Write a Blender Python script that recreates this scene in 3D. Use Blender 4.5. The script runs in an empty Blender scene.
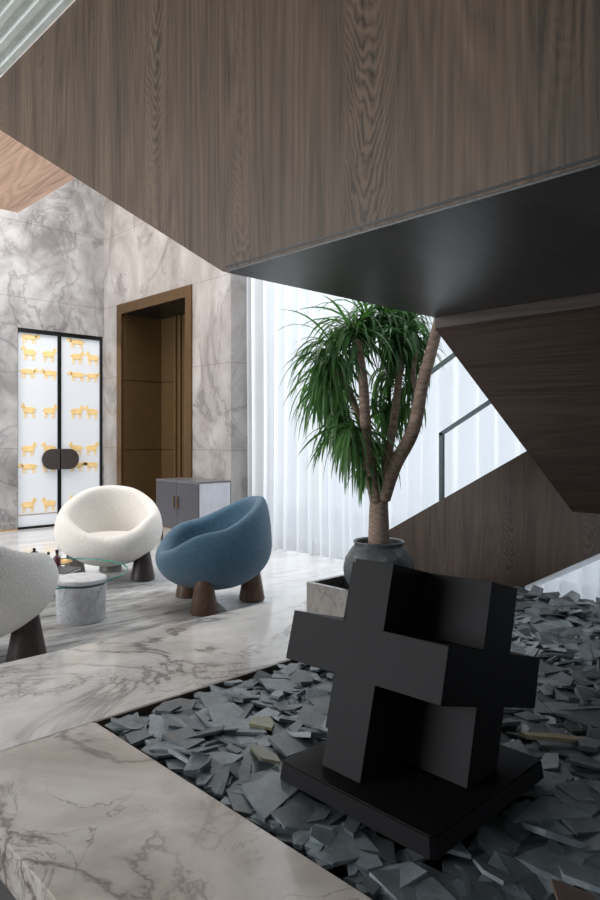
import bpy, bmesh, math, random
from mathutils import Vector, Matrix, noise
C = bpy.context.scene.collection
PI = math.pi
FL = -0.28            # living room floor level; the raised marble deck is z = 0

# ------------------------------------------------------------------ materials
def newmat(name):
    m = bpy.data.materials.new(name); m.use_nodes = True
    nt = m.node_tree; b = nt.nodes['Principled BSDF']
    return m, nt, b
def N(nt, typ, **kw):
    n = nt.nodes.new(typ)
    for k, v in kw.items():
        if hasattr(n, k): setattr(n, k, v)
        else: n.inputs[k].default_value = v
    return n
def ramp(nt, stops, fac=None, interp='LINEAR'):
    r = nt.nodes.new('ShaderNodeValToRGB'); r.color_ramp.interpolation = interp
    e = r.color_ramp.elements
    e[0].position, e[0].color = stops[0][0], (*stops[0][1], 1)
    e[1].position, e[1].color = stops[-1][0], (*stops[-1][1], 1)
    for p, c in stops[1:-1]:
        x = e.new(p); x.color = (*c, 1)
    if fac is not None: nt.links.new(fac, r.inputs[0])
    return r
def mixc(nt, fac, a, b, blend='MIX'):
    m = nt.nodes.new('ShaderNodeMix'); m.data_type = 'RGBA'; m.blend_type = blend
    for sock, v in ((m.inputs[0], fac), (m.inputs[6], a), (m.inputs[7], b)):
        if hasattr(v, 'is_output'): nt.links.new(v, sock)
        elif isinstance(v, tuple): sock.default_value = (*v, 1)
        else: sock.default_value = v
    return m.outputs[2]
def mth(nt, op, a, b=0.0, clamp=False):
    m = nt.nodes.new('ShaderNodeMath'); m.operation = op; m.use_clamp = clamp
    for sock, v in ((m.inputs[0], a), (m.inputs[1], b)):
        if hasattr(v, 'is_output'): nt.links.new(v, sock)
        else: sock.default_value = v
    return m.outputs[0]
def coords(nt, scale=(1, 1, 1), rot=(0, 0, 0), loc=(0, 0, 0)):
    tc = nt.nodes.new('ShaderNodeTexCoord'); mp = nt.nodes.new('ShaderNodeMapping')
    mp.inputs['Scale'].default_value = scale; mp.inputs['Rotation'].default_value = rot
    mp.inputs['Location'].default_value = loc
    nt.links.new(tc.outputs['Object'], mp.inputs[0])
    return mp.outputs[0]
def noi(nt, vec, scale, detail=6, rough=.55, dist=0.0):
    n = nt.nodes.new('ShaderNodeTexNoise')
    n.inputs['Scale'].default_value = scale; n.inputs['Detail'].default_value = detail
    n.inputs['Roughness'].default_value = rough; n.inputs['Distortion'].default_value = dist
    nt.links.new(vec, n.inputs['Vector'])
    return n.outputs[0]
def bump(nt, b, h, strength=.3, dist=.01):
    n = nt.nodes.new('ShaderNodeBump'); n.inputs['Strength'].default_value = strength
    n.inputs['Distance'].default_value = dist
    nt.links.new(h, n.inputs['Height']); nt.links.new(n.outputs[0], b.inputs['Normal'])

def plain(name, col, rough=.5, metal=0.0, **kw):
    m, nt, b = newmat(name)
    v = coords(nt); n = noi(nt, v, 9, 4)
    c = ramp(nt, [(.3, tuple(x*.9 for x in col)), (.7, tuple(min(1, x*1.08) for x in col))], n)
    nt.links.new(c.outputs[0], b.inputs['Base Color'])
    b.inputs['Roughness'].default_value = rough; b.inputs['Metallic'].default_value = metal
    for k, x in kw.items(): b.inputs[k.replace('_', ' ')].default_value = x
    return m

def marble(name, light, mid, vein, scale=1.0, rough=.12, stretch=(1, 1, 1), rot=(0, 0, 0), vein_amt=1.0, seam=None, loc=(0,0,0), spec=.5):
    m, nt, b = newmat(name)
    v = coords(nt, stretch, rot, loc)
    w = noi(nt, v, 1.1*scale, 5, .6, 1.2)
    cloud = ramp(nt, [(.32, mid), (.5, tuple((a+c)/2 for a, c in zip(light, mid))), (.68, light)], w)
    # two families of thin veins
    def veins(s, width, dist, seed):
        vv = coords(nt, stretch, rot, seed)
        n = noi(nt, vv, s*scale, 8, .58, dist)
        a = mth(nt, 'ABSOLUTE', mth(nt, 'SUBTRACT', n, .5))
        return mth(nt, 'SUBTRACT', 1.0, mth(nt, 'DIVIDE', a, width), True)
    v1 = veins(.75, .028, 1.5, (3.1, 7.7, 1.3)); v2 = veins(1.9, .012, 1.0, (9.4, 2.2, 5.1))
    mask = ramp(nt, [(.42, (0, 0, 0)), (.62, (1, 1, 1))], noi(nt, coords(nt, (1, 1, 1), rot, (4, 4, 4)), .9*scale, 4)).outputs[0]
    mask2 = ramp(nt, [(.35, (.25,)*3), (.6, (1, 1, 1))], noi(nt, coords(nt, (1, 1, 1), rot, (14, 4, 4)), .6*scale, 4)).outputs[0]
    f1 = mth(nt, 'MULTIPLY', v1, mth(nt, 'MULTIPLY', mask2, .8*vein_amt))
    f2 = mth(nt, 'MULTIPLY', v2, mth(nt, 'MULTIPLY', mask, .6*vein_amt))
    halo = mth(nt, 'MULTIPLY', mth(nt, 'POWER', veins(.75, .16, 1.5, (3.1, 7.7, 1.3)), 2.0), mth(nt, 'MULTIPLY', mask2, .38*vein_amt))
    c = mixc(nt, f1, mixc(nt, halo, cloud.outputs[0], tuple(x*1.9 for x in vein)), vein)
    c = mixc(nt, f2, c, vein)
    if seam:
        tc = nt.nodes.new('ShaderNodeTexCoord'); sx = nt.nodes.new('ShaderNodeSeparateXYZ')
        nt.links.new(tc.outputs['Object'], sx.inputs[0])
        for ax, off, sp in seam:
            fr = mth(nt, 'FRACT', mth(nt, 'DIVIDE', mth(nt, 'SUBTRACT', sx.outputs[ax], off), sp))
            ln = mth(nt, 'LESS_THAN', fr, .006/sp)
            c = mixc(nt, mth(nt, 'MULTIPLY', ln, .6), c, tuple(x*.4 for x in vein))
    nt.links.new(c, b.inputs['Base Color'])
    b.inputs['Roughness'].default_value = rough; b.inputs['Specular IOR Level'].default_value = spec
    return m

def wood(name, dark, light, axis='z', rough=.5, scale=1.0, spec=.3, cathedral=False):
    m, nt, b = newmat(name)
    st = {'x': (.09, 1, 1), 'y': (1, .09, 1), 'z': (1, 1, .09)}[axis]
    v = coords(nt, tuple(s*scale for s in st))
    base = noi(nt, v, 2.4, 2, .45, .3)                       # broad figure
    rings = mth(nt, 'FRACT', mth(nt, 'MULTIPLY', base, 30.0))
    tri = mth(nt, 'ABSOLUTE', mth(nt, 'SUBTRACT', mth(nt, 'MULTIPLY', rings, 2.0), 1.0))
    fst = {'x': (.03, 1, 1), 'y': (1, .03, 1), 'z': (1, 1, .03)}[axis]
    fine = noi(nt, coords(nt, fst), 95, 5, .7)
    broad = noi(nt, coords(nt, {'x': (.01, 1, 1), 'y': (1, .01, 1), 'z': (1, 1, .01)}[axis]), 7, 3, .6)
    f = mth(nt, 'ADD', mth(nt, 'MULTIPLY', tri, .17), mth(nt, 'ADD', mth(nt, 'MULTIPLY', fine, .75), mth(nt, 'MULTIPLY', broad, .65)))
    if cathedral:
        tc = nt.nodes.new('ShaderNodeTexCoord'); sx = nt.nodes.new('ShaderNodeSeparateXYZ'); nt.links.new(tc.outputs['Object'], sx.inputs[0])
        wv = noi(nt, coords(nt, (1, 1, .35)), 2.6, 4, .6)
        yb = mth(nt, 'ADD', mth(nt, 'DIVIDE', sx.outputs[1], .55), -.736)
        u = mth(nt, 'ADD', mth(nt, 'SUBTRACT', mth(nt, 'FRACT', yb), .5), mth(nt, 'MULTIPLY', mth(nt, 'SUBTRACT', wv, .5), .12))
        bid = mth(nt, 'FLOOR', yb)
        par = mth(nt, 'ADD', mth(nt, 'MULTIPLY', mth(nt, 'MULTIPLY', u, u), 13.0), mth(nt, 'MULTIPLY', sx.outputs[2], -1.5))
        par = mth(nt, 'ADD', par, mth(nt, 'ADD', mth(nt, 'MULTIPLY', wv, 1.6), mth(nt, 'MULTIPLY', noi(nt, coords(nt, (1, 1, .5)), 40, 3), .10)))
        rg_ = mth(nt, 'ABSOLUTE', mth(nt, 'SUBTRACT', mth(nt, 'MULTIPLY', mth(nt, 'FRACT', mth(nt, 'MULTIPLY', par, 11.0)), 2.0), 1.0))
        cen = mth(nt, 'SUBTRACT', 1.0, mth(nt, 'MULTIPLY', mth(nt, 'ABSOLUTE', u), 3.6), True)
        hsh = mth(nt, 'FRACT', mth(nt, 'MULTIPLY', mth(nt, 'SINE', mth(nt, 'MULTIPLY', bid, 12.9898)), 437.58))
        on = mth(nt, 'ADD', mth(nt, 'MULTIPLY', hsh, .5), .5)
        patch = mth(nt, 'MULTIPLY', mth(nt, 'SUBTRACT', noi(nt, coords(nt, (1, 1, .5)), 1.7, 2), .36, True), 5.0, True)
        amt = mth(nt, 'MULTIPLY', mth(nt, 'MULTIPLY', cen, on), mth(nt, 'MULTIPLY', patch, .62))
        f = mth(nt, 'ADD', f, mth(nt, 'MULTIPLY', mth(nt, 'SUBTRACT', rg_, .5), amt))
        f = mth(nt, 'ADD', f, mth(nt, 'MULTIPLY', mth(nt, 'SUBTRACT', hsh, .5), .10))
    c = ramp(nt, [(.45, dark), (1.0, light)], f)
    nt.links.new(c.outputs[0], b.inputs['Base Color'])
    b.inputs['Roughness'].default_value = rough; b.inputs['Specular IOR Level'].default_value = spec
    bump(nt, b, f, .15, .004)
    return m

def fabric(name, c1, c2, sc=170):
    m, nt, b = newmat(name)
    v = coords(nt)
    vo = nt.nodes.new('ShaderNodeTexVoronoi'); vo.inputs['Scale'].default_value = sc
    nt.links.new(v, vo.inputs['Vector'])
    n = noi(nt, v, 60, 5, .7)
    c = ramp(nt, [(.25, c1), (.75, c2)], n)
    nt.links.new(c.outputs[0], b.inputs['Base Color'])
    b.inputs['Roughness'].default_value = .95; b.inputs['Specular IOR Level'].default_value = .15
    b.inputs['Sheen Weight'].default_value = .25
    h = mth(nt, 'ADD', mth(nt, 'MULTIPLY', vo.outputs[0], -.8), n)
    bump(nt, b, h, .7, .006)
    return m

M = {}
M['deck'] = marble('deck_marble', (.74, .72, .70), (.50, .475, .46), (.10, .085, .075), 1.25, .1, (1, 1.5, 1), (0, 0, .5))
M['ledge'] = marble('ledge_marble', (.72, .67, .63), (.45, .395, .355), (.09, .072, .06), 1.9, .13, (1.1, 1, 1), (0, 0, 1.0), 1.1, loc=(2, 5, 0))
M['floor'] = marble('floor_marble', (.68, .68, .68), (.52, .52, .53), (.22, .22, .22), .8, .07, (1, 2.2, 1), (0, 0, .3), .45, seam=[(0, .1, 1.4), (1, .35, 1.4)])
M['wallg'] = marble('grey_wall_marble', (.48, .47, .475), (.20, .19, .19), (.07, .065, .065), 1.5, .3, (1, 1, .8), (0, .4, .3), .7, seam=[(2, .9, 1.1)])
M['wallb'] = marble('warm_wall_marble', (.38, .355, .34), (.20, .178, .165), (.075, .065, .06), 1.2, .3, (1, 1, .6), (.3, .2, 0), .75, seam=[(2, .9, 1.1)])
M['wood'] = wood('dark_oak_upright', (.023, .0155, .011), (.142, .096, .066), 'z', .5, cathedral=True)
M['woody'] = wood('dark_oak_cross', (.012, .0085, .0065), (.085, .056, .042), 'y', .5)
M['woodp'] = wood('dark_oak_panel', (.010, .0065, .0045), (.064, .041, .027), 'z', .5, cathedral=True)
M['soffit'] = wood('smoked_oak_soffit', (.012, .0125, .013), (.062, .063, .064), 'x', .34, spec=.5)
M['tan'] = wood('lit_oak_ceiling', (.34, .20, .14), (.80, .54, .40), 'y', .55)  # wood colour lightened to carry the light reaching the upper landing's underside
M['walnut'] = wood('walnut', (.035, .02, .013), (.15, .085, .055), 'z', .4, 2.0)
M['wenge'] = wood('wenge', (.012, .008, .008), (.05, .036, .034), 'z', .4, 2.0)
M['plaster'] = plain('white_paint', (.84, .85, .86), .25)
M['lowf'] = plain('dark_grey_floor', (.10, .105, .115), .35)
M['rib'] = plain('ribbed_ceiling_paint', (.74, .80, .77), .6)
M['white'] = plain('white_wall_paint', (.75, .75, .74), .8)
M['black'] = plain('satin_black_lacquer', (.004, .004, .0052), .55, Specular_IOR_Level=.16)
M['metal'] = plain('dark_steel', (.03, .045, .05), .4, .6)
M['blackm'] = plain('black_frame_metal', (.008, .008, .009), .35, .3)
M['bronze'] = plain('brushed_bronze', (.16, .095, .045), .35, .85)
M['bronzed'] = plain('dark_bronze_panel', (.125, .078, .034), .42, .6)
M['handle'] = plain('smoked_bronze', (.085, .075, .07), .4, .5)
M['edge'] = plain('bronze_edge_trim', (.14, .115, .095), .4, .5)
M['gold'] = plain('gold_leaf', (.92, .66, .30), .5, .0)
M['brass'] = plain('brass', (.65, .42, .15), .3, .9)
M['cab'] = plain('lit_side_lacquer', (.50, .51, .55), .3)  # cabinet body: curtain light on its side is put into the colour
M['cabdoor'] = plain('shaded_front_lacquer', (.055, .055, .065), .3)  # cabinet doors: darkened colour carries the shade on the front
M['cabtop'] = plain('dark_grey_top', (.10, .10, .11), .3)
M['creamf'] = fabric('cream_boucle', (.64, .60, .555), (.82, .78, .725))
M['whitef'] = fabric('white_boucle', (.74, .72, .69), (.93, .91, .88))
M['bluef'] = fabric('blue_boucle', (.035, .085, .135), (.085, .165, .235))
M['stone'] = marble('white_carrara', (.68, .69, .71), (.52, .53, .55), (.30, .30, .32), 6, .25)
M['planter'] = marble('planter_marble', (.34, .325, .30), (.19, .175, .16), (.05, .045, .04), 4.0, .25, (1, 1, .3))
M['soil'] = plain('dark_gravel', (.012, .012, .012), .9)
M['pitbed'] = plain('dark_bed_soil', (.010, .011, .012), .9)
M['screen'] = plain('dark_book_cover', (.03, .03, .035), .4)
M['paper'] = plain('pale_paper', (.7, .69, .67), .7)
M['glaze'] = plain('black_glaze', (.01, .012, .014), .15)
M['rose'] = plain('dark_red_glass', (.10, .03, .04), .2)

# rug: grey streaks
m, nt, b = newmat('streaked_grey_rug')
n1 = noi(nt, coords(nt, (.35, 1.6, 1), (0, 0, .15)), 5, 8, .7, .4)
c = ramp(nt, [(.36, (.12, .12, .125)), (.46, (.30, .295, .29)), (.60, (.50, .495, .485))], n1)
nt.links.new(c.outputs[0], b.inputs['Base Color']); b.inputs['Roughness'].default_value = .95
bump(nt, b, noi(nt, coords(nt), 160, 3), .5, .004); M['rug'] = m

# weathered grey pot
m, nt, b = newmat('weathered_grey_pot')
n1 = noi(nt, coords(nt), 14, 8, .7)
c = ramp(nt, [(.35, (.035, .042, .048)), (.58, (.085, .095, .10)), (.72, (.30, .31, .30))], n1)
nt.links.new(c.outputs[0], b.inputs['Base Color']); b.inputs['Roughness'].default_value = .55
bump(nt, b, n1, .4, .01); M['pot'] = m

# bark
m, nt, b = newmat('dracaena_bark')
n1 = noi(nt, coords(nt, (1, 1, 3)), 18, 6, .7)
c = ramp(nt, [(.3, (.11, .075, .055)), (.7, (.36, .26, .20))], n1)
nt.links.new(c.outputs[0], b.inputs['Base Color']); b.inputs['Roughness'].default_value = .85
bump(nt, b, n1, .6, .01); M['bark'] = m

# leaves: glossy dark green with a little light coming through
m, nt, b = newmat('dracaena_leaf')
n1 = noi(nt, coords(nt), 6, 3)
c = ramp(nt, [(.3, (.022, .075, .03)), (.7, (.10, .23, .065))], n1)
nt.links.new(c.outputs[0], b.inputs['Base Color']); b.inputs['Roughness'].default_value = .38
tr = nt.nodes.new('ShaderNodeBsdfTranslucent'); tr.inputs[0].default_value = (.14, .36, .07, 1)
mx = nt.nodes.new('ShaderNodeMixShader'); mx.inputs[0].default_value = .3
nt.links.new(b.outputs[0], mx.inputs[1]); nt.links.new(tr.outputs[0], mx.inputs[2])
nt.links.new(mx.outputs[0], nt.nodes['Material Output'].inputs[0]); M['leaf'] = m

# slate
def slate(name, dark, light):
    m, nt, b = newmat(name)
    oi = nt.nodes.new('ShaderNodeObjectInfo')
    n1 = noi(nt, coords(nt), 11, 7, .65, .5)
    c = ramp(nt, [(.3, dark), (.7, light)], n1)
    vc = nt.nodes.new('ShaderNodeAttribute'); vc.attribute_name = 'tint'
    k = mixc(nt, 1.0, c.outputs[0], vc.outputs[0], 'MULTIPLY')
    nt.links.new(k, b.inputs['Base Color'])
    b.inputs['Roughness'].default_value = .42; b.inputs['Specular IOR Level'].default_value = .6
    bump(nt, b, noi(nt, coords(nt, (1, 1, 4)), 26, 6, .7), .5, .006)
    return m
M['slate'] = slate('blue_grey_slate', (.065, .080, .090), (.20, .226, .24))
M['slatey'] = slate('ochre_slate', (.13, .12, .07), (.27, .25, .14))
M['slateb'] = slate('olive_slate', (.09, .085, .06), (.17, .155, .10))
M['slatet'] = slate('tan_shard', (.25, .19, .11), (.42, .33, .21))
M['slater'] = slate('rust_slate', (.10, .06, .045), (.15, .10, .075))

# sheer curtain
m, nt, b = newmat('sheer_white_voile')
nt.nodes.remove(b)
df = N(nt, 'ShaderNodeBsdfDiffuse'); df.inputs[0].default_value = (.86, .88, .90, 1)
tl = N(nt, 'ShaderNodeBsdfTranslucent'); tl.inputs[0].default_value = (.90, .92, .95, 1)
tp = N(nt, 'ShaderNodeBsdfTransparent'); tp.inputs[0].default_value = (1, 1, 1, 1)
a = N(nt, 'ShaderNodeMixShader'); a.inputs[0].default_value = .55
nt.links.new(df.outputs[0], a.inputs[1]); nt.links.new(tl.outputs[0], a.inputs[2])
c2 = N(nt, 'ShaderNodeMixShader')
lw = N(nt, 'ShaderNodeLayerWeight'); lw.inputs[0].default_value = .5     # voile turned edge-on is denser
dens = mth(nt, 'POWER', mth(nt, 'SUBTRACT', 1.0, lw.outputs['Facing'], True), 1.6)
nt.links.new(mth(nt, 'MULTIPLY', dens, .35), c2.inputs[0])
nt.links.new(a.outputs[0], c2.inputs[1]); nt.links.new(tp.outputs[0], c2.inputs[2])
nt.links.new(c2.outputs[0], nt.nodes['Material Output'].inputs[0]); M['voile'] = m

# frosted, back-lit door glass (a lit window)
m, nt, b = newmat('frosted_lit_glass')
b.inputs['Base Color'].default_value = (.60, .62, .65, 1); b.inputs['Roughness'].default_value = .25
b.inputs['Emission Color'].default_value = (.80, .88, .98, 1); b.inputs['Emission Strength'].default_value = .20
M['frost'] = m
# clear glass
m, nt, b = newmat('green_edged_glass')
nt.nodes.remove(b)
gl = N(nt, 'ShaderNodeBsdfGlossy'); gl.inputs['Roughness'].default_value = .02
tp = N(nt, 'ShaderNodeBsdfTransparent'); tp.inputs[0].default_value = (.975, .99, .985, 1)
fr = N(nt, 'ShaderNodeFresnel'); fr.inputs[0].default_value = 1.5
mx = N(nt, 'ShaderNodeMixShader'); mx.inputs[0].default_value = .07
nt.links.new(tp.outputs[0], mx.inputs[1]); nt.links.new(gl.outputs[0], mx.inputs[2])
nt.links.new(mx.outputs[0], nt.nodes['Material Output'].inputs[0]); M['glass'] = m
M['gedge'] = plain('glass_edge_green', (.02, .28, .22), .15)
# outdoor daylight screen seen through the sheers
m, nt, b = newmat('overcast_sky_haze'); M['sky'] = m

# ------------------------------------------------------------------ geometry helpers
def link(name, bm, mat, parent=None, smooth=False, mats=None):
    me = bpy.data.meshes.new(name); bmesh.ops.recalc_face_normals(bm, faces=bm.faces[:])
    if smooth:
        for f in bm.faces: f.smooth = True
    bm.to_mesh(me); bm.free()
    for mm in (mats or [mat]): me.materials.append(mm)
    o = bpy.data.objects.new(name, me); C.objects.link(o)
    if parent: o.parent = parent
    return o
def add_box(bm, lo, hi, bev=0.0, seg=2):
    r = bmesh.ops.create_cube(bm, size=1)['verts']
    for v in r:
        v.co = Vector([lo[i] + (v.co[i]+.5)*(hi[i]-lo[i]) for i in range(3)])
    if bev:
        es = list({e for v in r for e in v.link_edges})
        bmesh.ops.bevel(bm, geom=es, offset=bev, segments=seg, affect='EDGES', profile=.5)
def box(name, lo, hi, mat, parent=None, bev=0.0, seg=2):
    bm = bmesh.new(); add_box(bm, lo, hi, bev, seg)
    return link(name, bm, mat, parent)
def add_prism(bm, pts, axis, a, b):
    """polygon pts (2D) extruded along axis from a to b; axis 'x' -> pts are (y,z), 'y' -> (x,z), 'z' -> (x,y)"""
    def mk(p, t):
        return {'x': (t, p[0], p[1]), 'y': (p[0], t, p[1]), 'z': (p[0], p[1], t)}[axis]
    A = [bm.verts.new(mk(p, a)) for p in pts]; B = [bm.verts.new(mk(p, b)) for p in pts]
    bm.faces.new(A); bm.faces.new(B[::-1])
    n = len(pts)
    for i in range(n): bm.faces.new((A[i], A[(i+1) % n], B[(i+1) % n], B[i]))
def prism(name, pts, axis, a, b, mat, parent=None, bev=0.0):
    bm = bmesh.new(); add_prism(bm, pts, axis, a, b)
    if bev: bmesh.ops.bevel(bm, geom=bm.edges[:], offset=bev, segments=2, affect='EDGES')
    return link(name, bm, mat, parent)
def add_lathe(bm, prof, n=48, c=(0, 0)):
    rings = []
    for r, z in prof:
        if r < 1e-5: rings.append([bm.verts.new((c[0], c[1], z))])
        else: rings.append([bm.verts.new((c[0]+r*math.cos(2*PI*i/n), c[1]+r*math.sin(2*PI*i/n), z)) for i in range(n)])
    for a, b in zip(rings, rings[1:]):
        for i in range(n):
            j = (i+1) % n
            if len(a) == 1 and len(b) == 1: continue
            if len(a) == 1: bm.faces.new((a[0], b[i], b[j]))
            elif len(b) == 1: bm.faces.new((a[i], a[j], b[0]))
            else: bm.faces.new((a[i], a[j], b[j], b[i]))
def lathe(name, prof, mat, parent=None, n=48, c=(0, 0), smooth=True):
    bm = bmesh.new(); add_lathe(bm, prof, n, c)
    o = link(name, bm, mat, parent, smooth)
    if smooth:
        md = o.modifiers.new('edge', 'EDGE_SPLIT'); md.split_angle = math.radians(40)
    return o
def add_tube(bm, pts, rad, n=8):
    pts = [Vector(p) for p in pts]
    if not hasattr(rad, '__len__'): rad = [rad]*len(pts)
    prev = None; up = Vector((0, 0, 1))
    t0 = (pts[1]-pts[0]).normalized(); side = t0.cross(up if abs(t0.z) < .9 else Vector((1, 0, 0))).normalized()
    first = None
    for i, p in enumerate(pts):
        t = (pts[min(i+1, len(pts)-1)]-pts[max(i-1, 0)]).normalized()
        side = (side - t*side.dot(t)).normalized(); w = t.cross(side)
        ring = [bm.verts.new(p + (side*math.cos(2*PI*k/n)+w*math.sin(2*PI*k/n))*rad[i]) for k in range(n)]
        if prev:
            for k in range(n): bm.faces.new((prev[k], prev[(k+1) % n], ring[(k+1) % n], ring[k]))
        else: first = ring
        prev = ring
    bm.faces.new(first[::-1]); bm.faces.new(prev)
def spline(pts, k=6):
    out = []; P = [Vector(p) for p in pts]
    for i in range(len(P)-1):
        a, b, c, d = P[max(i-1, 0)], P[i], P[i+1], P[min(i+2, len(P)-1)]
        for j in range(k):
            t = j/k
            out.append(.5*((2*b)+(c-a)*t+(2*a-5*b+4*c-d)*t*t+(-a+3*b-3*c+d)*t**3))
    out.append(P[-1]); return out
def struct(o): o['kind'] = 'structure'; return o
def tag(o, label, cat, group=None, kind=None):
    o['label'] = label; o['category'] = cat
    if group: o['group'] = group
    if kind: o['kind'] = kind
    return o
def thing(name, label, cat, loc=(0, 0, 0), rz=0, group=None):
    o = bpy.data.objects.new(name, None); C.objects.link(o)
    o.location = loc; o.rotation_euler = (0, 0, rz); o.empty_display_size = .1
    return tag(o, label, cat, group)

# ------------------------------------------------------------------ setting
# floors
struct(box('floor', (-7, -5, FL-.2), (9, 12, FL), M['floor']))
struct(box('trim_1', (-7, -5, FL), (.673, 2.34, -.115), M['lowf']))
bm = bmesh.new()
add_box(bm, (.673, -3.0, FL), (1.20, 2.345, 0), .003)
struct(link('trim_2', bm, M['ledge']))
struct(box('trim_3', (-5, 2.345, FL), (4.2, 3.25, 0), M['deck'], bev=.004))
# metal edge strips round the slate bed
struct(box('trim_4', (1.192, 2.329, -.16), (4.2, 2.345, .0015), M['edge']))
struct(box('trim_5', (1.190, -2.5, -.16), (1.204, 2.329, -.03), M['edge']))
# bed of the slates, with a mound rising to the right
bm = bmesh.new()
def mound(x, y):
    h = -.045
    s = max(0, min(1, (x-2.4)/1.6)); s = s*s*(3-2*s)
    h += .012*s
    h += .014*math.sin(x*2.3+1)*math.sin(y*2.9)
    h += .004*max(0, min(1, (y-1.95)/.3)) - .006*max(0, 1-(x-1.2)/.3)
    return h
nx, ny = 32, 50
gv = [[bm.verts.new((1.2+3.15*i/nx, -2.0+4.33*j/ny, mound(1.2+3.15*i/nx, -2.0+4.33*j/ny)-.02)) for j in range(ny+1)] for i in range(nx+1)]
for i in range(nx):
    for j in range(ny): bm.faces.new((gv[i][j], gv[i+1][j], gv[i+1][j+1], gv[i][j+1]))
# sides down to the floor
for j in range(ny):
    a, b2 = gv[nx][j], gv[nx][j+1]
    c3 = bm.verts.new((4.35, a.co.y, FL)); d3 = bm.verts.new((4.35, b2.co.y, FL)); bm.faces.new((a, b2, d3, c3))
struct(link('trim_6', bm, M['pitbed'], smooth=True))

# back wall with the double door (plane y = 9.8) and the return wall with the bronze portal (plane x = 5.18)
DY = 9.8
bm = bmesh.new()
add_box(bm, (-6, DY, FL), (3.82, DY+.3, 6.2)); add_box(bm, (3.82, DY, 2.66), (5.9, DY+.3, 6.2))
add_box(bm, (5.165, DY, FL), (5.9, DY+.3, 2.66))
struct(link('wall_back', bm, M['wallg']))
struct(box('baseboard_back', (-6, DY-.012, FL), (3.82, DY, FL+.018), M['brass']))
PX = 5.18
bm = bmesh.new()
add_box(bm, (PX, 6.56, FL), (5.95, 7.385, 6.2)); add_box(bm, (PX, 7.385, 3.10), (5.95, 9.36, 6.2))
add_box(bm, (PX, 9.36, FL), (5.95, DY, 6.2))
struct(link('wall_right', bm, M['wallb']))
struct(box('wall_niche', (5.92, 7.385, FL), (5.98, 9.36, 3.10), M['bronzed']))
# walls out of frame that close the hall
struct(box('wall_front', (-6, -4.2, FL), (6.6, -4.0, 6.2), M['white']))
struct(box('ceiling', (-6, 4.6, 6.0), (6.6, DY, 6.2), M['white']))
bm = bmesh.new()
add_box(bm, (-6.2, -4, FL), (-6, 3.4, 6.2)); add_box(bm, (-6.2, -4, FL), (-6, 10, .3)); add_box(bm, (-6.2, -4, 4.6), (-6, 10, 6.2))
for y in (-4, -1, 2, 5, 8, 9.7): add_box(bm, (-6.2, y, .3), (-6, y+.3, 4.6))
struct(link('wall_left', bm, M['white']))
# ribbed ceiling over the near side
bm = bmesh.new(); CZ = 3.16
x = 1.455; pts = []
prof = []
while x > -4.5:
    prof += [(x, CZ), (x-.035, CZ), (x-.045, CZ+.028), (x-.075, CZ+.028)]
    x -= .085
prof = prof + [(-4.5, CZ+.25), (1.455, CZ+.25)]
add_prism(bm, prof, 'y', -4.0, 4.6)
struct(link('ceiling_ribbed', bm, M['rib'])).name = 'ceiling'

# window wall behind the curtain
bm = bmesh.new()
for y in (-3.8, -1.9, 0, 1.9, 3.8, 5.7, 6.5): add_box(bm, (5.78, y, FL), (5.86, y+.06, 4.9))
add_box(bm, (5.78, -3.8, FL), (5.86, 6.56, FL+.08)); add_box(bm, (5.78, -3.8, 4.84), (5.86, 6.56, 6.0))
struct(link('window_1', bm, M['white']))

# ------------------------------------------------------------------ staircase
S = .57
def seg(y): return 1.655+S*(y-1.90)
st = thing('staircase', 'dark oak staircase folding overhead in three angular flights', 'staircase', (0, 0, 0))
# big upright parapet panel
PT = 3.16
yt = 1.90+(PT-1.655)/S
prism('parapet_panel', [(-2.5, 1.660), (1.90, 1.660), (yt, PT), (-2.5, PT)], 'x', 1.46, 1.53, M['wood'], st)
box('shadow_gap', (1.4585, -2.5, 1.668), (1.462, 1.88, 1.675), M['blackm'], st)
# middle landing and the flight that comes down from it
box('landing', (1.4615, -2.5, 1.653), (2.745, 1.88, 1.86), M['soffit'], st)
prism('middle_flight', [(2.745, 1.86), (2.745, 1.60), (4.29, .585), (4.29, .62), (4.29, .85)], 'y', -2.5, 1.88, M['woody'], st)
def steps(x0, z0, x1, z1, n):
    out = []
    for i in range(n):
        xa = x0+(x1-x0)*i/n; za = z0+(z1-z0)*(i+1)/n
        out += [(xa, z0+(z1-z0)*i/n if False else za), (x0+(x1-x0)*(i+1)/n, za)]
    return out
# lower flight: side panel, underside, treads
prism('side_panel', [(3.46, FL), (3.46, .277), (2.213, .967), (1.885, 1.148), (1.885, .60), (-1.0, .60), (-1.0, .456), (1.50, .456), (2.79, FL)],
      'x', 4.30, 4.35, M['woodp'], st)
tr = steps(3.40, FL, 1.50, .60, 6)
prism('lower_flight', [(3.40, FL)]+tr+[(1.50, .456), (2.79, FL)], 'x', 4.35, 5.2, M['plaster'], st)
box('lower_landing', (4.35, -1.0, .456), (5.2, 1.5, .60), M['plaster'], st)
# top flight behind the parapet and the upper landing
prism('upper_flight', [(1.90, 1.665), (1.90, 1.95), (4.95, 3.69), (4.95, 3.40)], 'x', 1.535, 2.72, M['woodp'], st)
box('upper_landing', (-3.0, 4.95, 3.39), (2.73, 7.0, 3.60), M['tan'], st)

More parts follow.
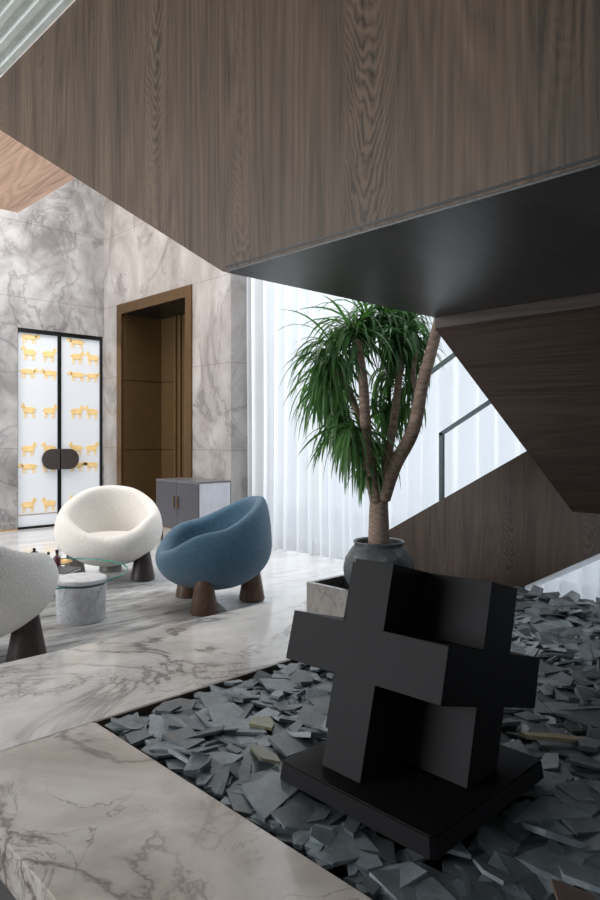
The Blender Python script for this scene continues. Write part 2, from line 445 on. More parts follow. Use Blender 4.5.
def rail(name, label, segs, rad=.011, par=None):
    pass
hr = thing('handrail', 'dark steel handrail with a square end post on the sloping side panel', 'handrail', (4.325, 2.90, .585))
bm = bmesh.new(); add_box(bm, (-.014, -.016, -.02), (.014, .016, .515)); link('post', bm, M['metal'], hr)
prism('rail', [(-.016, .515), (.016, .487), (-.006, .487)], 'x', -.001, .001, M['metal'], hr) if False else None
prism('rail', [(.016, .487), (.016, .517), (-1.0, 1.085), (-1.0, 1.053)], 'x', -.014, .014, M['metal'], hr)
hr2 = thing('handrail', 'short dark rail fixed higher up behind the tree trunk', 'handrail', (5.18, 3.38, 1.81))
prism('rail', [(.42, -.235), (.42, -.275), (-1.2, .62), (-1.2, .66)], 'x', -.016, .016, M['metal'], hr2)
for yy in (-.9,):
    bm = bmesh.new(); add_box(bm, (0, yy-.012, -.53*yy-.045), (.64, yy+.012, -.53*yy-.025)); link('bracket', bm, M['metal'], hr2)

# ------------------------------------------------------------------ curtain
bm = bmesh.new(); rnd = random.Random(4)
ys = []; y = -1.5; prev = None; cols = []
ph = 0; knots = []
while y < 6.54:
    w = rnd.uniform(.04, .14); knots.append((y, rnd.uniform(.35, 1.0), rnd.random())); y += w
def cx(y):
    # sum of folds, sharper on one side
    for i in range(len(knots)-1):
        a, b = knots[i], knots[i+1]
        if a[0] <= y <= b[0]:
            t = (y-a[0])/(b[0]-a[0]); s = (-1)**i
            return s*(.5+.5*a[1])*math.sin(PI*t)*.062
    return 0
n = 1300; zs = [FL+.015, FL+.5, 1.2, 2.4, 3.8, 4.9]
for i in range(n+1):
    y = -1.5+8.05*i/n; d = cx(y)
    cols.append([bm.verts.new((5.43+d*(1.25-.25*k/5)+.012*math.sin(y*3+k), y, z)) for k, z in enumerate(zs)])
for a, b in zip(cols, cols[1:]):
    for k in range(len(zs)-1): bm.faces.new((a[k], b[k], b[k+1], a[k+1]))
cur = link('sheer_curtain', bm, M['voile'], smooth=True)
tag(cur, 'long white sheer curtain hanging in folds before the bright window', 'curtain')

# ------------------------------------------------------------------ double door with gold animals
def animal(bm, cx_, cz, w, h, y, flip, kind, rg):
    s = -1 if flip else 1
    def poly(pts):
        f = [bm.verts.new((cx_+s*px*w, y, cz+pz*h)) for px, pz in pts]
        bk = [bm.verts.new((v.co.x, y+.004, v.co.z)) for v in f]
        bm.faces.new(f); bm.faces.new(bk[::-1])
        for i in range(len(f)): bm.faces.new((f[i], f[(i+1) % len(f)], bk[(i+1) % len(f)], bk[i]))
    body = []
    for k in range(14):
        t = 2*PI*k/14; ex = .6
        body.append((.40*math.copysign(abs(math.cos(t))**ex, math.cos(t)), .08+.23*math.copysign(abs(math.sin(t))**ex, math.sin(t))))
    poly(body)
    hx, hz = (.40, .34) if kind else (.46, .16)
    poly([(hx+.16*math.cos(2*PI*k/9), hz+.15*math.sin(2*PI*k/9)) for k in range(9)])
    poly([(hx-.12, hz+.10), (hx-.02, hz+.30), (hx+.04, hz+.12)])
    for lx in (-.33, -.20, .18, .31):
        poly([(lx-.035, -.08), (lx+.035, -.08), (lx+.025, -.48), (lx-.045, -.48)])
    poly([(-.38, .20), (-.50, .10), (-.46, .02), (-.36, .10)])
drs = thing('door_1', 'tall frosted glass double door with rows of gold animals and half-moon black handles', 'door', (0, 0, 0))
drs['kind'] = 'structure'
YD = DY+.05
bm = bmesh.new()
add_box(bm, (3.82, YD-.03, 2.60), (5.165, YD+.05, 2.66)); add_box(bm, (5.125, YD-.03, FL), (5.165, YD+.05, 2.60))
add_box(bm, (3.82, YD-.03, FL), (3.832, YD+.05, 2.60)); add_box(bm, (3.82, YD-.03, FL), (5.165, YD+.05, FL+.035))
link('door_frame', bm, M['blackm'], drs)
rg = random.Random(2)
rows = [(2.60, 0), (2.30, 1), (2.02, 0), (1.45, 1), (.88, 1), (.62, 0), (.055, 1)]
for (xa, xb, cols_, nm) in ((3.832, 4.447, (4.0, 4.31), 'l'), (4.477, 5.125, (4.745, 5.0), 'r')):
    lf = box('door_leaf', (xa, YD, FL+.035), (xb, YD+.025, 2.60), M['frost'], drs)
    bm = bmesh.new()
    for ri, (z, kd) in enumerate(rows):
        for ci, xc in enumerate(cols_):
            w = .20 if kd else .24
            if z > 2.5 and not (ci == 0): continue
            zc = z if z < 2.5 else 2.53
            animal(bm, xc+rg.uniform(-.01, .01), zc, min(w*1.12, (xb-xc)*1.8), .20 if kd else .17, YD-.006, (ci+ri+(nm == 'r')) % 2 == 1, kd, rg)
    link('animal_pattern', bm, M['gold'], lf)
    # lower rail line of the leaf
    box('bottom_rail', (xa, YD-.004, FL+.20), (xb, YD, FL+.212), M['brass'], lf)
    box('stile', ((xb-.012) if nm == 'l' else xa-.012, YD-.02, FL+.035), ((xb+.012) if nm == 'l' else xa+.012, YD+.03, 2.60), M['blackm'], lf)
    s = -1 if nm == 'l' else 1
    ex = 4.462+s*.018; L = .27; r = .155
    pts = [(ex, r), (ex, -r)] + [(ex+s*(L-r)+s*r*math.cos(t)*1.0, r*math.sin(t)) for t in [(-PI/2)+PI*k/16 for k in range(17)]]
    prism('door_handle', [(p[0], .735+p[1]) for p in pts], 'y', YD-.07, YD-.045, M['handle'], lf)
    box('handle_stem', (ex+s*.05-.01, YD-.05, .72), (ex+s*.05+.01, YD, .75), M['metal'], lf)

# ------------------------------------------------------------------ bronze portal
pt = thing('door_2', 'tall bronze-lined portal recess', 'doorway', (0, 0, 0)); pt['kind'] = 'structure'
bm = bmesh.new()
add_box(bm, (PX-.025, 7.385, FL), (PX+.02, 7.52, 3.10)); add_box(bm, (PX-.025, 9.22, FL), (PX+.02, 9.36, 3.10))
add_box(bm, (PX-.025, 7.52, 2.95), (PX+.02, 9.22, 3.10))
link('portal_frame', bm, M['bronze'], pt)
bm = bmesh.new()
for z0, z1 in ((FL, .865), (.875, 1.935), (1.945, 2.95)):
    add_box(bm, (PX+.02, 9.22, z0), (5.90, 9.25, z1)); add_box(bm, (PX+.02, 7.49, z0), (5.90, 7.52, z1))
    add_box(bm, (5.87, 7.52, z0), (5.90, 9.22, z1))
link('lining', bm, M['bronzed'], pt)
box('lining_top', (PX+.02, 7.52, 2.95), (5.90, 9.22, 3.0), M['blackm'], pt)
bm = bmesh.new(); yy = 7.6
while yy < 8.95: add_box(bm, (5.835, yy, FL), (5.87, yy+.06, 2.95), .006); yy += .13 if int(yy*10) % 3 else .2
link('fluted_panel', bm, M['bronzed'], pt)

# ------------------------------------------------------------------ cabinet
cb = thing('cabinet', 'low grey lacquered cabinet against the marble wall beside the bronze portal', 'cabinet', (4.69, 6.56, FL))
W, D, H = .48, .94, .81
box('body', (.018, 0, .21), (W, D, H-.02), M['cab'], cb, .003)
box('top', (-.004, -.004, H-.02), (W, D, H), M['cabtop'], cb, .003)
for k, (a, b_) in enumerate(((.006, D/2-.003), (D/2+.003, D-.006))):
    dr = box('door', (0, a, .215), (.018, b_, H-.025), M['cabdoor'], cb, .002)
    box('handle', (-.022, (D/2-.05) if k == 0 else D/2+.035, .46), (-.008, (D/2-.035) if k == 0 else D/2+.05, .62), M['bronze'], dr, .003)
bm = bmesh.new()
for yy in (.04, D-.06):
    for xx in (.05, W-.07): add_box(bm, (xx, yy, 0), (xx+.02, yy+.02, .21))
add_box(bm, (.05, .04, .0), (.07, D-.04, .02)); add_box(bm, (.05, .04, .19), (.07, D-.04, .21))
link('leg_frame', bm, M['bronze'], cb)

# ------------------------------------------------------------------ rug
bm = bmesh.new(); prof = [(0, FL+.014), (1.39, FL+.014), (1.415, FL+.008), (1.42, FL+.001), (0, FL+.001)]
add_lathe(bm, prof, 96, (1.95, 4.78))
tag(link('round_rug', bm, M['rug'], smooth=True), 'round streaked grey rug under the armchairs and glass table', 'rug')
FR = FL+.014

# ------------------------------------------------------------------ ball armchairs
def cosint(tab, a):
    for (a0, v0), (a1, v1) in zip(tab, tab[1:]):
        if a0 <= a <= a1:
            t = (a-a0)/(a1-a0); t = t*t*(3-2*t) if False else t
            # catmull through neighbours for smoothness
            i = tab.index((a0, v0)); p0 = tab[max(i-1, 0)][1]; p3 = tab[min(i+2, len(tab)-1)][1]
            return .5*((2*v0)+(v1-p0)*t+(2*p0-5*v0+4*v1-p3)*t*t+(-p0+3*v0-3*v1+p3)*t**3)
    return tab[-1][1]
ZR = [(0, .435), (30, .49), (60, .60), (90, .645), (120, .74), (150, .825), (180, .85)]
RR = [(0, .40), (30, .41), (60, .42), (90, .41), (120, .40), (150, .40), (180, .405)]
def shell_mesh():
    bm = bmesh.new(); n = 56; cols = []; zb = .115
    for i in range(n):
        a = 360*i/n; aa = a if a <= 180 else 360-a
        zr = cosint(ZR, aa); rr = cosint(RR, aa)
        R = .475 if aa > 40 else .455+.02*aa/40
        z0 = min(.44, zr-.085); lean = .03*(1-math.cos(math.radians(aa)))/2
        prof = []
        for k in range(1, 9):
            t = PI/2*k/8; prof.append((R*math.sin(t)**.92, z0-(z0-zb)*math.cos(t)**1.05 if k < 8 else z0))
        for k in range(1, 6):
            t = PI/2*k/6; prof.append((R-(R-rr)*(1-math.cos(t)), z0+(zr-z0)*math.sin(t)))
        prof.append((rr, zr))
        prof += [(rr-.03, zr-.003), (rr-.055, zr-.018), (rr-.072, zr-.05)]
        zi = .34; ri = .27
        for k in range(1, 6):
            t = k/5; e = t*t*.4+t*.6
            prof.append(((rr-.072)*(1-t)+ri*t + .025*math.sin(PI*t), (zr-.05)*(1-e)+zi*e))
        prof.append((.15, .35))
        c, s = math.cos(math.radians(a)), math.sin(math.radians(a))
        cols.append([bm.verts.new(((r)*c, (r)*s, z)) for r, z in prof])
    bot = bm.verts.new((0, 0, zb)); top = bm.verts.new((0, 0, .348))
    for i in range(n):
        A, B = cols[i], cols[(i+1) % n]
        bm.faces.new((bot, B[0], A[0])); bm.faces.new((A[-1], B[-1], top))
        for k in range(len(A)-1): bm.faces.new((A[k], B[k], B[k+1], A[k+1]))
    return bm
def armchair(label, loc, face_deg, fab, legm, sc_=1.0, sz_=1.0):
    t = thing('ball_armchair', label, 'armchair', loc, math.radians(face_deg), 'round armchairs around the glass table'); t.scale = (sc_, sc_, sz_)
    sh = link('upholstered_shell', shell_mesh(), fab, t, True)
    md = sh.modifiers.new('sub', 'SUBSURF'); md.levels = 1; md.render_levels = 1
    bm = bmesh.new()
    prof = [(0, .335), (.26, .34), (.30, .36), (.305, .38), (.29, .398), (.22, .41), (0, .415)]
    add_lathe(bm, prof, 40, (.02, 0))
    cu = link('seat_cushion', bm, fab, t, True)
    for an in (64, -64, 180):
        a = math.radians(an); bm = bmesh.new()
        add_lathe(bm, [(0, 0), (.104, 0), (.108, .006), (.056, .30), (0, .30)], 36, (.325*math.cos(a), .325*math.sin(a)))
        lg = link('leg', bm, legm, t, True); md = lg.modifiers.new('e', 'EDGE_SPLIT'); md.split_angle = .7
    return t
armchair('blue boucle armchair with walnut cone legs, back towards the curtain', (3.265, 4.365, FR), 157, M['bluef'], M['walnut'])
armchair('cream armchair facing us in front of the bronze portal', (3.145, 5.845, FR), 240, M['creamf'], M['wenge'], 1.05)
armchair('white boucle armchair cut off by the left edge of the picture', (1.365, 4.255, FR), 20, M['whitef'], M['wenge'], 1.08, 1.06)

# ------------------------------------------------------------------ glass table carried by marble drum
gt = thing('coffee_table', 'low round glass table clamped in a white marble drum', 'table', (2.265, 4.63, FR))
lathe('drum', [(0, 0), (.165, 0), (.172, .01), (.178, .262), (0, .262)], M['stone'], gt)
lathe('drum_lid', [(0, .276), (.172, .276), (.180, .283), (.180, .303), (.174, .310), (0, .310)], M['stone'], gt)
lathe('glass_top', [(0, .264), (.612, .264), (.612, .274), (0, .274)], M['glass'], gt, 96, (-.03, .52))
bm = bmesh.new()
add_lathe(bm, [(.612, .2635), (.616, .2645), (.616, .2735), (.612, .2745), (.612, .2635)], 96, (-.03, .52))
link('glass_edge', bm, M['gedge'], gt, True)
lathe('rear_drum', [(0, 0), (.10, 0), (.105, .262), (0, .262)], M['stone'], gt, 40, (-.12, .80))
GT = FR+.275
def P3(u, v): return u, v
bk = thing('book', 'dark-covered open book lying on the glass table behind the marble lid', 'book', (2.30, 5.03, GT), math.radians(35))
box('cover', (-.13, -.10, 0), (.13, .10, .006), M['screen'], bk, .001); box('pages', (-.125, -.095, .006), (.12, .095, .022), M['paper'], bk, .002)
box('front_cover', (-.13, -.10, .022), (.13, .10, .027), M['screen'], bk, .001)
vs = thing('teapot', 'small black teapot just over the rim of the left chair', 'teapot', (2.30, 5.55, GT))
lathe('body', [(0, 0), (.05, 0), (.078, .03), (.08, .055), (.06, .08), (.03, .09), (0, .09)], M['glaze'], vs)
lathe('lid', [(0, .088), (.035, .09), (.03, .102), (.012, .107), (.012, .118), (.016, .126), (.009, .134), (0, .135)], M['glaze'], vs)
bm = bmesh.new(); add_tube(bm, spline([(.07, 0, .035), (.11, 0, .055), (.125, 0, .085)]), [.013]*13, 8); link('spout', bm, M['glaze'], vs, True)
tr_ = lathe('gold_tray', [(0, 0), (.11, 0), (.12, .012), (.116, .012), (.107, .004), (0, .004)], M['brass'], None, 48)
tr_.location = (2.46, 5.46, GT); tag(tr_, 'shallow gold tray on the far side of the glass table', 'tray')
bt = thing('bottle', 'small dark red bottle standing beside the gold tray', 'bottle', (2.37, 5.27, GT))
lathe('body', [(0, 0), (.028, 0), (.03, .01), (.028, .085), (.012, .10), (.010, .12), (0, .12)], M['rose'], bt, 24)
lathe('cap', [(0, .12), (.013, .12), (.013, .145), (0, .145)], M['blackm'], bt, 24)

# ------------------------------------------------------------------ planter, pot, tree
pl = thing('planter_box', 'low square marble planter box under the round pot', 'planter', (2.84, 2.30, 0))
bm = bmesh.new(); PW, PD, PH, t_ = .66, .565, .195, .03
add_box(bm, (0, 0, .001), (t_, PD, PH)); add_box(bm, (PW-t_, 0, .001), (PW, PD, PH))
add_box(bm, (t_, 0, .001), (PW-t_, t_, PH)); add_box(bm, (t_, PD-t_, .001), (PW-t_, PD, PH))
link('box', bm, M['planter'], pl)
box('gravel', (t_, t_, .0), (PW-t_, PD-t_, .09), M['soil'], pl)
pot = thing('round_pot', 'squat round weathered grey pot holding the tree', 'pot', (3.20, 2.60, .09))
lathe('vessel', [(0, 0), (.11, 0), (.17, .05), (.21, .12), (.218, .18), (.205, .24), (.17, .295), (.150, .318), (.150, .332), (.157, .342), (.150, .348), (.138, .340), (.136, .31), (.12, .30)], M['pot'], pot)
lathe('soil', [(0, .302), (.136, .302), (.136, .28), (0, .28)], M['soil'], pot)

tree = thing('dracaena_tree', 'branching dragon tree with long drooping green leaves in the grey pot', 'tree', (3.20, 2.60, .392), math.atan2(-.697, .7171))
rt = random.Random(11)
def U(px, py, dep=0.0):        # metres: sideways, depth, height from the pot rim
    return Vector(((px)*.00615, dep, (545-py)*.00615+.014))
trunk = [(0, 548, 0), (0, 525, .0), (0, 505, 0), (1, 492, 0)]
bm = bmesh.new(); add_tube(bm, spline([U(*p) for p in trunk]), [.068-.001*i*.9 for i in range(19)], 14)
link('trunk', bm, M['bark'], tree, True)
branches = [
    ([(-3, 500, -.02), (-10, 468, -.08), (-16, 425, -.18), (-19, 385, -.22), (-24, 345, -.18)], .042, .024),
    ([(4, 498, -.02), (14, 465, -.08), (30, 430, -.16), (38, 385, -.20), (50, 340, -.20), (62, 290, -.20)], .046, .030),
    ([(-2, 498, 0), (-16, 470, .08), (-30, 450, .14), (-38, 425, .16), (-52, 392, .15)], .032, .018),
    ([(2, 492, 0), (8, 455, -.06), (14, 415, -.08), (19, 375, -.06), (24, 335, -.04)], .030, .018),
    ([(30, 432, .04), (36, 400, -.03), (32, 375, -.08), (34, 352, -.12)], .020, .014),
    ([(-10, 470, 0), (-22, 462, -.08), (-30, 448, -.14), (-26, 432, -.17)], .020, .014),
    ([(-18, 425, -.06), (-30, 395, -.14), (-44, 372, -.18)], .020, .014),
]
for pts, r0, r1 in branches:
    sp = spline([U(*p) for p in pts]); bm = bmesh.new()
    add_tube(bm, sp, [r0+(r1-r0)*i/(len(sp)-1) for i in range(len(sp))], 10)
    link('branch', bm, M['bark'], tree, True)
def rosette(c, nleaf, L, lo, hi, bias=(0, 0)):
    bm = bmesh.new()
    for i in range(nleaf):
        az = rt.uniform(0, 2*PI); el = math.radians(rt.uniform(lo, hi))
        ln = L*rt.uniform(.65, 1.1); wd = rt.uniform(.008, .013)
        d = Vector((math.cos(az)*math.cos(el)+bias[0], math.sin(az)*math.cos(el)+bias[1], math.sin(el))).normalized()
        p = c+Vector((rt.uniform(-.012, .012), rt.uniform(-.012, .012), rt.uniform(-.06, .04)))
        droop = rt.uniform(.9, 2.3)/ln*.16
        side = d.cross(Vector((0, 0, 1)))
        side = side.normalized() if side.length > .05 else Vector((1, 0, 0))
        tw = rt.uniform(-.5, .5)
        L0 = L1 = Cn = None; ns = 7
        for k in range(ns+1):
            t = k/ns
            w = wd*(min(1, .55+t*2.2) if t < .25 else 1)*(1-max(0, (t-.45)/.55)**1.6)
            nrm = side.cross(d).normalized()
            sd = (side*math.cos(tw)+nrm*math.sin(tw))
            a = bm.verts.new(p+sd*w+nrm*w*.35); m_ = bm.verts.new(p); b = bm.verts.new(p-sd*w+nrm*w*.35)
            if L0: bm.faces.new((L0, a, m_, Cn)); bm.faces.new((Cn, m_, b, L1))
            L0, Cn, L1 = a, m_, b
            p = p+d*(ln/ns)
            d = (d+Vector((0, 0, -droop*.55))).normalized()
    return link('leaf_rosette', bm, M['leaf'], tree, True)
R_ = [(-25, 338, -.10, 95, .42, -30, 75), (-12, 322, .04, 60, .38, -20, 80), (-46, 352, -.06, 90, .42, -40, 60), (-54, 385, .15, 80, .38, -50, 55),
      (-50, 372, -.12, 80, .38, -50, 50), (5, 318, .05, 70, .36, -15, 80), (24, 330, .12, 60, .34, -30, 75), (30, 352, .10, 50, .30, -40, 60),
      (40, 318, .16, 45, .28, -20, 70), (14, 372, .16, 40, .30, -50, 50), (-36, 412, .02, 55, .34, -55, 40),
      (-27, 432, -.14, 62, .40, -65, 20), (2, 446, .08, 45, .28, -55, 50), (26, 400, .10, 26, .26, -50, 50), (-38, 425, .16, 40, .36, -55, 30), (-2, 400, .16, 30, .30, -40, 50),
      (38, 345, .10, 40, .28, -50, 60), (30, 335, -.02, 60, .28, -30, 70), (16, 345, -.05, 50, .30, -50, 60), (34, 385, .06, 30, .28, -60, 30), (12, 410, .12, 40, .30, -60, 30), (20, 296, .14, 60, .34, -30, 70), (-14, 462, -.02, 30, .24, -60, 60)]
for px, py, dp, nl, L, lo, hi in R_:
    rosette(U(px, py, dp), nl, L, lo, hi)
bm = bmesh.new()
for k in range(0): pass

# ------------------------------------------------------------------ black sculpture
sc = thing('abstract_sculpture', 'black leaning geometric sculpture of interlocking square crosses on a plinth among the slates', 'sculpture', (1.39, .955, 0))
th = math.radians(16.2)
# plinth: bevelled square slab
bm = bmesh.new()
def chamf(x0, y0, x1, y1, c): return [(x0+c, y0), (x1-c, y0), (x1, y0+c), (x1, y1-c), (x1-c, y1), (x0+c, y1), (x0, y1-c), (x0, y0+c)]
lo_ = chamf(0, 0, .60, .575, .012); hi_ = chamf(.006, .006, .594, .569, .012)
A = [bm.verts.new((p[0], p[1], .018)) for p in lo_]; B = [bm.verts.new((p[0], p[1], .072)) for p in hi_]
bm.faces.new(A); bm.faces.new(B)
for i in range(8): bm.faces.new((A[i], A[(i+1) % 8], B[(i+1) % 8], B[i]))
bmesh.ops.bevel(bm, geom=[e for e in bm.edges if abs(e.verts[0].co.z-.072) < 1e-4 and abs(e.verts[1].co.z-.072) < 1e-4], offset=.004, segments=2, affect='EDGES')
link('plinth', bm, M['black'], sc)
box('plinth_foot', (.05, .05, -.12), (.5, .52, .018), M['black'], sc)
# body in its own tilted frame: a = along Y, b = depth, c = up ; origin = near top corner of the middle block
org = Vector((1.586-1.39, 1.04-.955, 1.07-.5786))
Mt = Matrix.Translation(org) @ Matrix.Rotation(math.radians(-1.4), 4, 'X') @ Matrix(((math.cos(th), 0, math.sin(th), 0), (0, 1, 0, 0), (-math.sin(th), 0, math.cos(th), 0), (0, 0, 0, 1)))
BD, BW = .555, .62     # depth (b), width (a)
A0, A1 = .23, .385     # bar across a
B0, B1 = .19, .35      # bar across b
ga = [0, A0, A1, BW-.06, BW]; gb = [0, B0, B1, BD]; gc = [-.52, -.16, 0, .202]
def filled(i, j, k):
    if not (0 <= i < 4 and 0 <= j < 3 and 0 <= k < 3): return False
    if k == 1: return True
    return (i == 1) or (j == 1 and i < 3)
bm = bmesh.new(); vv = {}
def gvtx(i, j, k):
    if (i, j, k) not in vv: vv[(i, j, k)] = bm.verts.new((gb[j], ga[i], gc[k]))
    return vv[(i, j, k)]
for i in range(4):
    for j in range(3):
        for k in range(3):
            if not filled(i, j, k): continue
            for ax, d in ((0, 0), (0, 1), (1, 0), (1, 1), (2, 0), (2, 1)):
                nb = [i, j, k]; nb[ax] += 1 if d else -1
                if filled(*nb): continue
                q = []
                for a_, b_ in ((0, 0), (1, 0), (1, 1), (0, 1)):
                    c_ = [i, j, k]; o1, o2 = [t for t in range(3) if t != ax]
                    c_[ax] += d; c_[o1] += a_; c_[o2] += b_; q.append(gvtx(*c_))
                bm.faces.new(q)
bmesh.ops.recalc_face_normals(bm, faces=bm.faces[:])
bmesh.ops.dissolve_limit(bm, angle_limit=.02, verts=bm.verts[:], edges=bm.edges[:])
bmesh.ops.transform(bm, matrix=Mt, verts=bm.verts[:])
for pco, pno in (((0, 0, .071), (0, 0, -1)), ((.538, 0, 0), (1, 0, 0))):
    if pno[0]:      # trim only the foot, not the block above it
        continue
    g = bm.verts[:]+bm.edges[:]+bm.faces[:]
    r = bmesh.ops.bisect_plane(bm, geom=g, plane_co=pco, plane_no=pno, clear_outer=True)
    bmesh.ops.edgeloop_fill(bm, edges=[e for e in r['geom_cut'] if isinstance(e, bmesh.types.BMEdge)])
bmesh.ops.recalc_face_normals(bm, faces=bm.faces[:])
bmesh.ops.bevel(bm, geom=[e for e in bm.edges if len(e.link_faces) == 2 and e.calc_face_angle() > .5], offset=.0015, segments=1, affect='EDGES')
link('cross_body', bm, M['black'], sc)

# ------------------------------------------------------------------ slates
rs = random.Random(7)
cam = Vector((0, 0, 1.07)); fw = Vector((.697, .7171, 0)); rt_ = Vector((.7171, -.697, 0))
def inframe(x, y, z):
    d = Vector((x, y, z))-cam; f = d.dot(fw)
    if f < .3: return None
    return 300+668.7*d.dot(rt_)/f, 437-668.7*d.z/f, f
def shard(r, th_, rg):
    n = rg.choice([4, 4, 5, 5, 5, 6]); el = rg.uniform(.42, .9); a0 = rg.uniform(0, 6.28)
    pts = []
    for k in range(n):
        a = 2*PI*(k+rg.uniform(-.28, .28))/n; q = rg.uniform(.72, 1.15)
        pts.append((r*q*math.cos(a), r*q*el*math.sin(a)))
    bm = bmesh.new()
    lo_ = [bm.verts.new((x*rg.uniform(.93, 1.03), y*rg.uniform(.93, 1.03), 0)) for x, y in pts]
    hi_ = [bm.verts.new((x, y, th_+rg.uniform(-.12, .12)*th_)) for x, y in pts]
    bm.faces.new(lo_[::-1]); ctr = bm.verts.new((rg.uniform(-.2, .2)*r, rg.uniform(-.2, .2)*r, th_*1.05))
    for i in range(n):
        j = (i+1) % n; bm.faces.new((lo_[i], lo_[j], hi_[j], hi_[i])); bm.faces.new((hi_[i], hi_[j], ctr))
    bmesh.ops.rotate(bm, verts=bm.verts[:], cent=(0, 0, 0), matrix=Matrix.Rotation(a0, 3, 'Z'))
    return bm
pieces = []
def can_place(x, y, z, r):
    return True
def tryadd(x, y, layer, r=None, mat='slate', label=None, yaw=None):
    near = math.hypot(x, y)
    r = r or (rs.uniform(.04, .09) if rs.random() < .58 else rs.uniform(.09, .135))
    tilt = math.radians(rs.uniform(0, 11+4*layer) if rs.random() < .82 else rs.uniform(13, 30))
    ax = rs.uniform(0, 2*PI)
    z = mound(x, y)+.014*layer+rs.uniform(0, .012)
    # stay inside the bed
    mr = r*1.05
    x = max(x, 1.206+mr*rs.uniform(.75, 1.05)); y = min(y, 2.328-mr*rs.uniform(.75, 1.05)); x = min(x, 4.36-mr)
    # keep clear of the plinth and foot
    if 1.39-mr < x < 1.39+.60+mr and .955-mr < y < .955+.575+mr:
        if 1.44-.5*r < x < 1.89+.5*r and 1.005-.5*r < y < 1.475+.5*r: return False
        z = min(z, .0-r*math.sin(tilt)*.4); tilt *= .4
    pf = inframe(x, y, z)
    if pf is None: return False
    px, py, f = pf; m_ = 668.7*r/f+14
    if not (-m_ < px < 600+m_ and py < 900+m_): return False
    pieces.append(dict(x=x, y=y, z=z, r=r, tilt=tilt, ax=ax, th=rs.uniform(.006, .017), px=px, py=py, f=f, mat=mat, label=label, tint=rs.choice([rs.uniform(.4, .8), rs.uniform(.8, 1.2), rs.uniform(1.1, 1.6)]), layer=layer))
    return True
# jittered grid in three layers
for layer in range(3):
    stp = (.070, .084, .104)[layer]
    y = -.9
    while y < 2.33:
        x = 1.22
        while x < 4.36:
            tryadd(x+rs.uniform(-.5, .5)*stp, y+rs.uniform(-.5, .5)*stp, layer)
            x += stp
        y += stp
special = [
    (1.62, 1.86, .062, 'slatey', 'pale ochre slate shard lying among the grey slates left of the sculpture'),
    (1.46, 1.67, .070, 'slateb', 'olive brown slate shard near the marble ledge left of the sculpture'),
    (2.30, 1.06, .10, 'slatet', 'long thin tan shard right of the sculpture plinth'),
    (1.55, .68, .085, 'slater', 'rust brown slate shard in the dark lower right of the bed'),
]
for x, y, r, mt, lb in special:
    pieces = [p for p in pieces if not (math.hypot(p['x']-x, p['y']-y) < r*1.05 and p['layer'] == 2)]
    pieces.append(dict(x=x, y=y, z=mound(x, y)+.045, r=r, tilt=.1, ax=1.0, th=.012, px=0, py=0, f=1, mat=mt, label=lb, tint=1.1, layer=9))
# those hidden behind the sculpture count for nothing
def hidden(p):
    px, py = p['px'], p['py']
    return (300 < px < 530 and 575 < py < 700 and not (px > 515 and py > 690)) or (325 < px < 505 and 690 < py < 790) or (290 < px < 530 and 765 < py < 835 and py < 765+(px-285)*.5 and py < 835-(px-430)*.6)
def vis_score(p):
    if p['layer'] == 9: return 1e9
    if hidden(p) or not (-5 < p['px'] < 605 and p['py'] < 905): return 0
    return (p['r']/p['f'])**2*(1+2.2*p['layer'])
pieces.sort(key=lambda p: -vis_score(p))
ind, rest = pieces[:300], pieces[300:]
def setup_bm(p):
    bm = shard(p['r'], p['th'], rs)
    if p['mat'] == 'slatet':
        bmesh.ops.scale(bm, verts=bm.verts[:], vec=(1, 1, 1))
        bm.free(); bm = bmesh.new()
        add_prism(bm, [(-.12, -.015), (.10, -.02), (.13, 0), (.02, .022), (-.13, .012)], 'z', 0, .014)
        bmesh.ops.rotate(bm, verts=bm.verts[:], cent=(0, 0, 0), matrix=Matrix.Rotation(math.radians(-42), 3, 'Z'))
    lay = bm.loops.layers.color.new('tint') if False else bm.verts.layers.float_color.new('tint')
    t = p['tint']
    for v in bm.verts: v[lay] = (t*.97, t, t*1.03, 1)
    return bm
for p in ind:
    bm = setup_bm(p)
    o = link('slate_shard', bm, M[p['mat']])
    o.location = (p['x'], p['y'], p['z'])
    o.rotation_mode = 'AXIS_ANGLE'; o.rotation_axis_angle = (p['tilt'], math.cos(p['ax']), math.sin(p['ax']), 0)
    if p['label']: tag(o, p['label'], 'slate')
    else: tag(o, 'loose blue-grey slate shard in the bed around the sculpture', 'slate', 'slate shards in the bed')
big = bmesh.new()
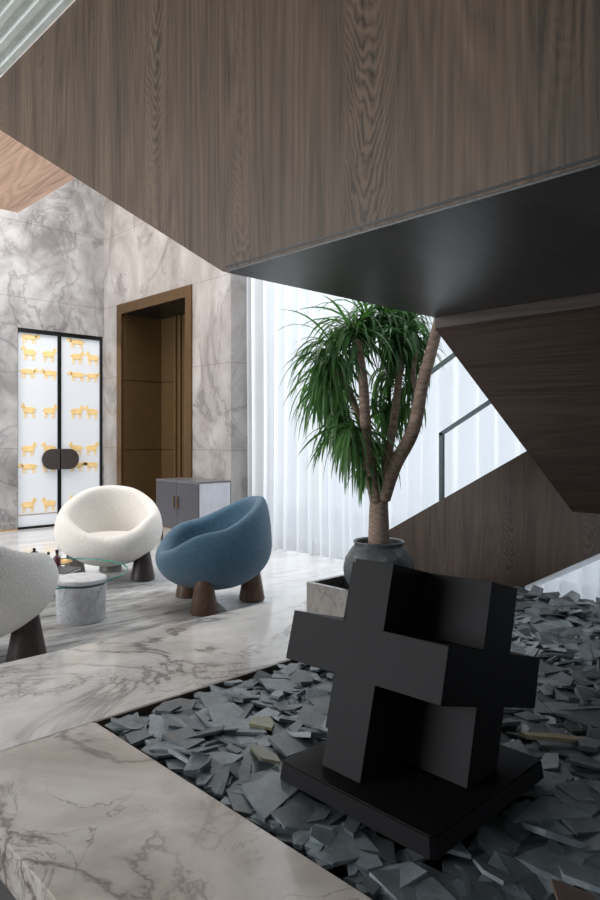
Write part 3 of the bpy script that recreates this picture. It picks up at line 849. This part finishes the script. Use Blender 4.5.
for p in rest:
    bm = setup_bm(p); R = Matrix.Translation((p['x'], p['y'], p['z'])) @ Matrix.Rotation(p['tilt'], 4, (math.cos(p['ax']), math.sin(p['ax']), 0))
    bmesh.ops.transform(bm, matrix=R, verts=bm.verts[:])
    tmp = bpy.data.meshes.new('tmp'); bm.to_mesh(tmp); bm.free(); big.from_mesh(tmp); bpy.data.meshes.remove(tmp)
o = link('slate_chippings', big, M['slate']); tag(o, 'mass of smaller slate chips filling the bed around the sculpture', 'slate', None, 'stuff')

# ------------------------------------------------------------------ light
w = bpy.data.worlds.new('World'); bpy.context.scene.world = w; w.use_nodes = True
bg = w.node_tree.nodes['Background']; bg.inputs[0].default_value = (.82, .91, 1.0, 1); bg.inputs[1].default_value = .9
def area(name, loc, rot, sx, sy, power, col=(1, 1, 1)):
    l = bpy.data.lights.new(name, 'AREA'); l.shape = 'RECTANGLE'; l.size = sx; l.size_y = sy; l.energy = power; l.color = col
    o = bpy.data.objects.new(name, l); C.objects.link(o); o.location = loc; o.rotation_euler = rot; return o
area('window_daylight', (6.4, 2.6, 2.4), (0, PI/2, 0), 5.2, 8.5, 76, (.90, .95, 1.0))
area('left_window_daylight', (-5.8, 6.6, 2.2), (0, -PI/2, 0), 4.0, 6, 650, (.96, .98, 1.0))
area('hall_top_fill', (1.5, 7.6, 5.8), (0, 0, 0), 6, 3, 430, (1.0, .97, .93))  # added fill from above to brighten the chairs, no actual lamp here

area('curtain_side_fill', (4.85, 4.6, 4.9), (0, math.radians(8), 0), .3, 3.2, 80, (.95, .98, 1.0))  # added fill that brightens the wall end, chairs and floor beside the curtain
# ------------------------------------------------------------------ camera
cd = bpy.data.cameras.new('Camera'); co = bpy.data.objects.new('Camera', cd); C.objects.link(co)
co.location = (0, 0, 1.07); co.rotation_euler = (PI/2, 0, -math.atan2(.697, .7171))
cd.sensor_fit = 'VERTICAL'; cd.sensor_height = 36; cd.sensor_width = 24; cd.lens = 668.7/900*36
cd.shift_y = -13/900; cd.clip_start = .05
s = bpy.context.scene; s.camera = co
s.view_settings.view_transform = 'Standard'; s.view_settings.look = 'None'; s.view_settings.gamma = 1
s.view_settings.use_curve_mapping = False; s.view_settings.exposure = 0.0
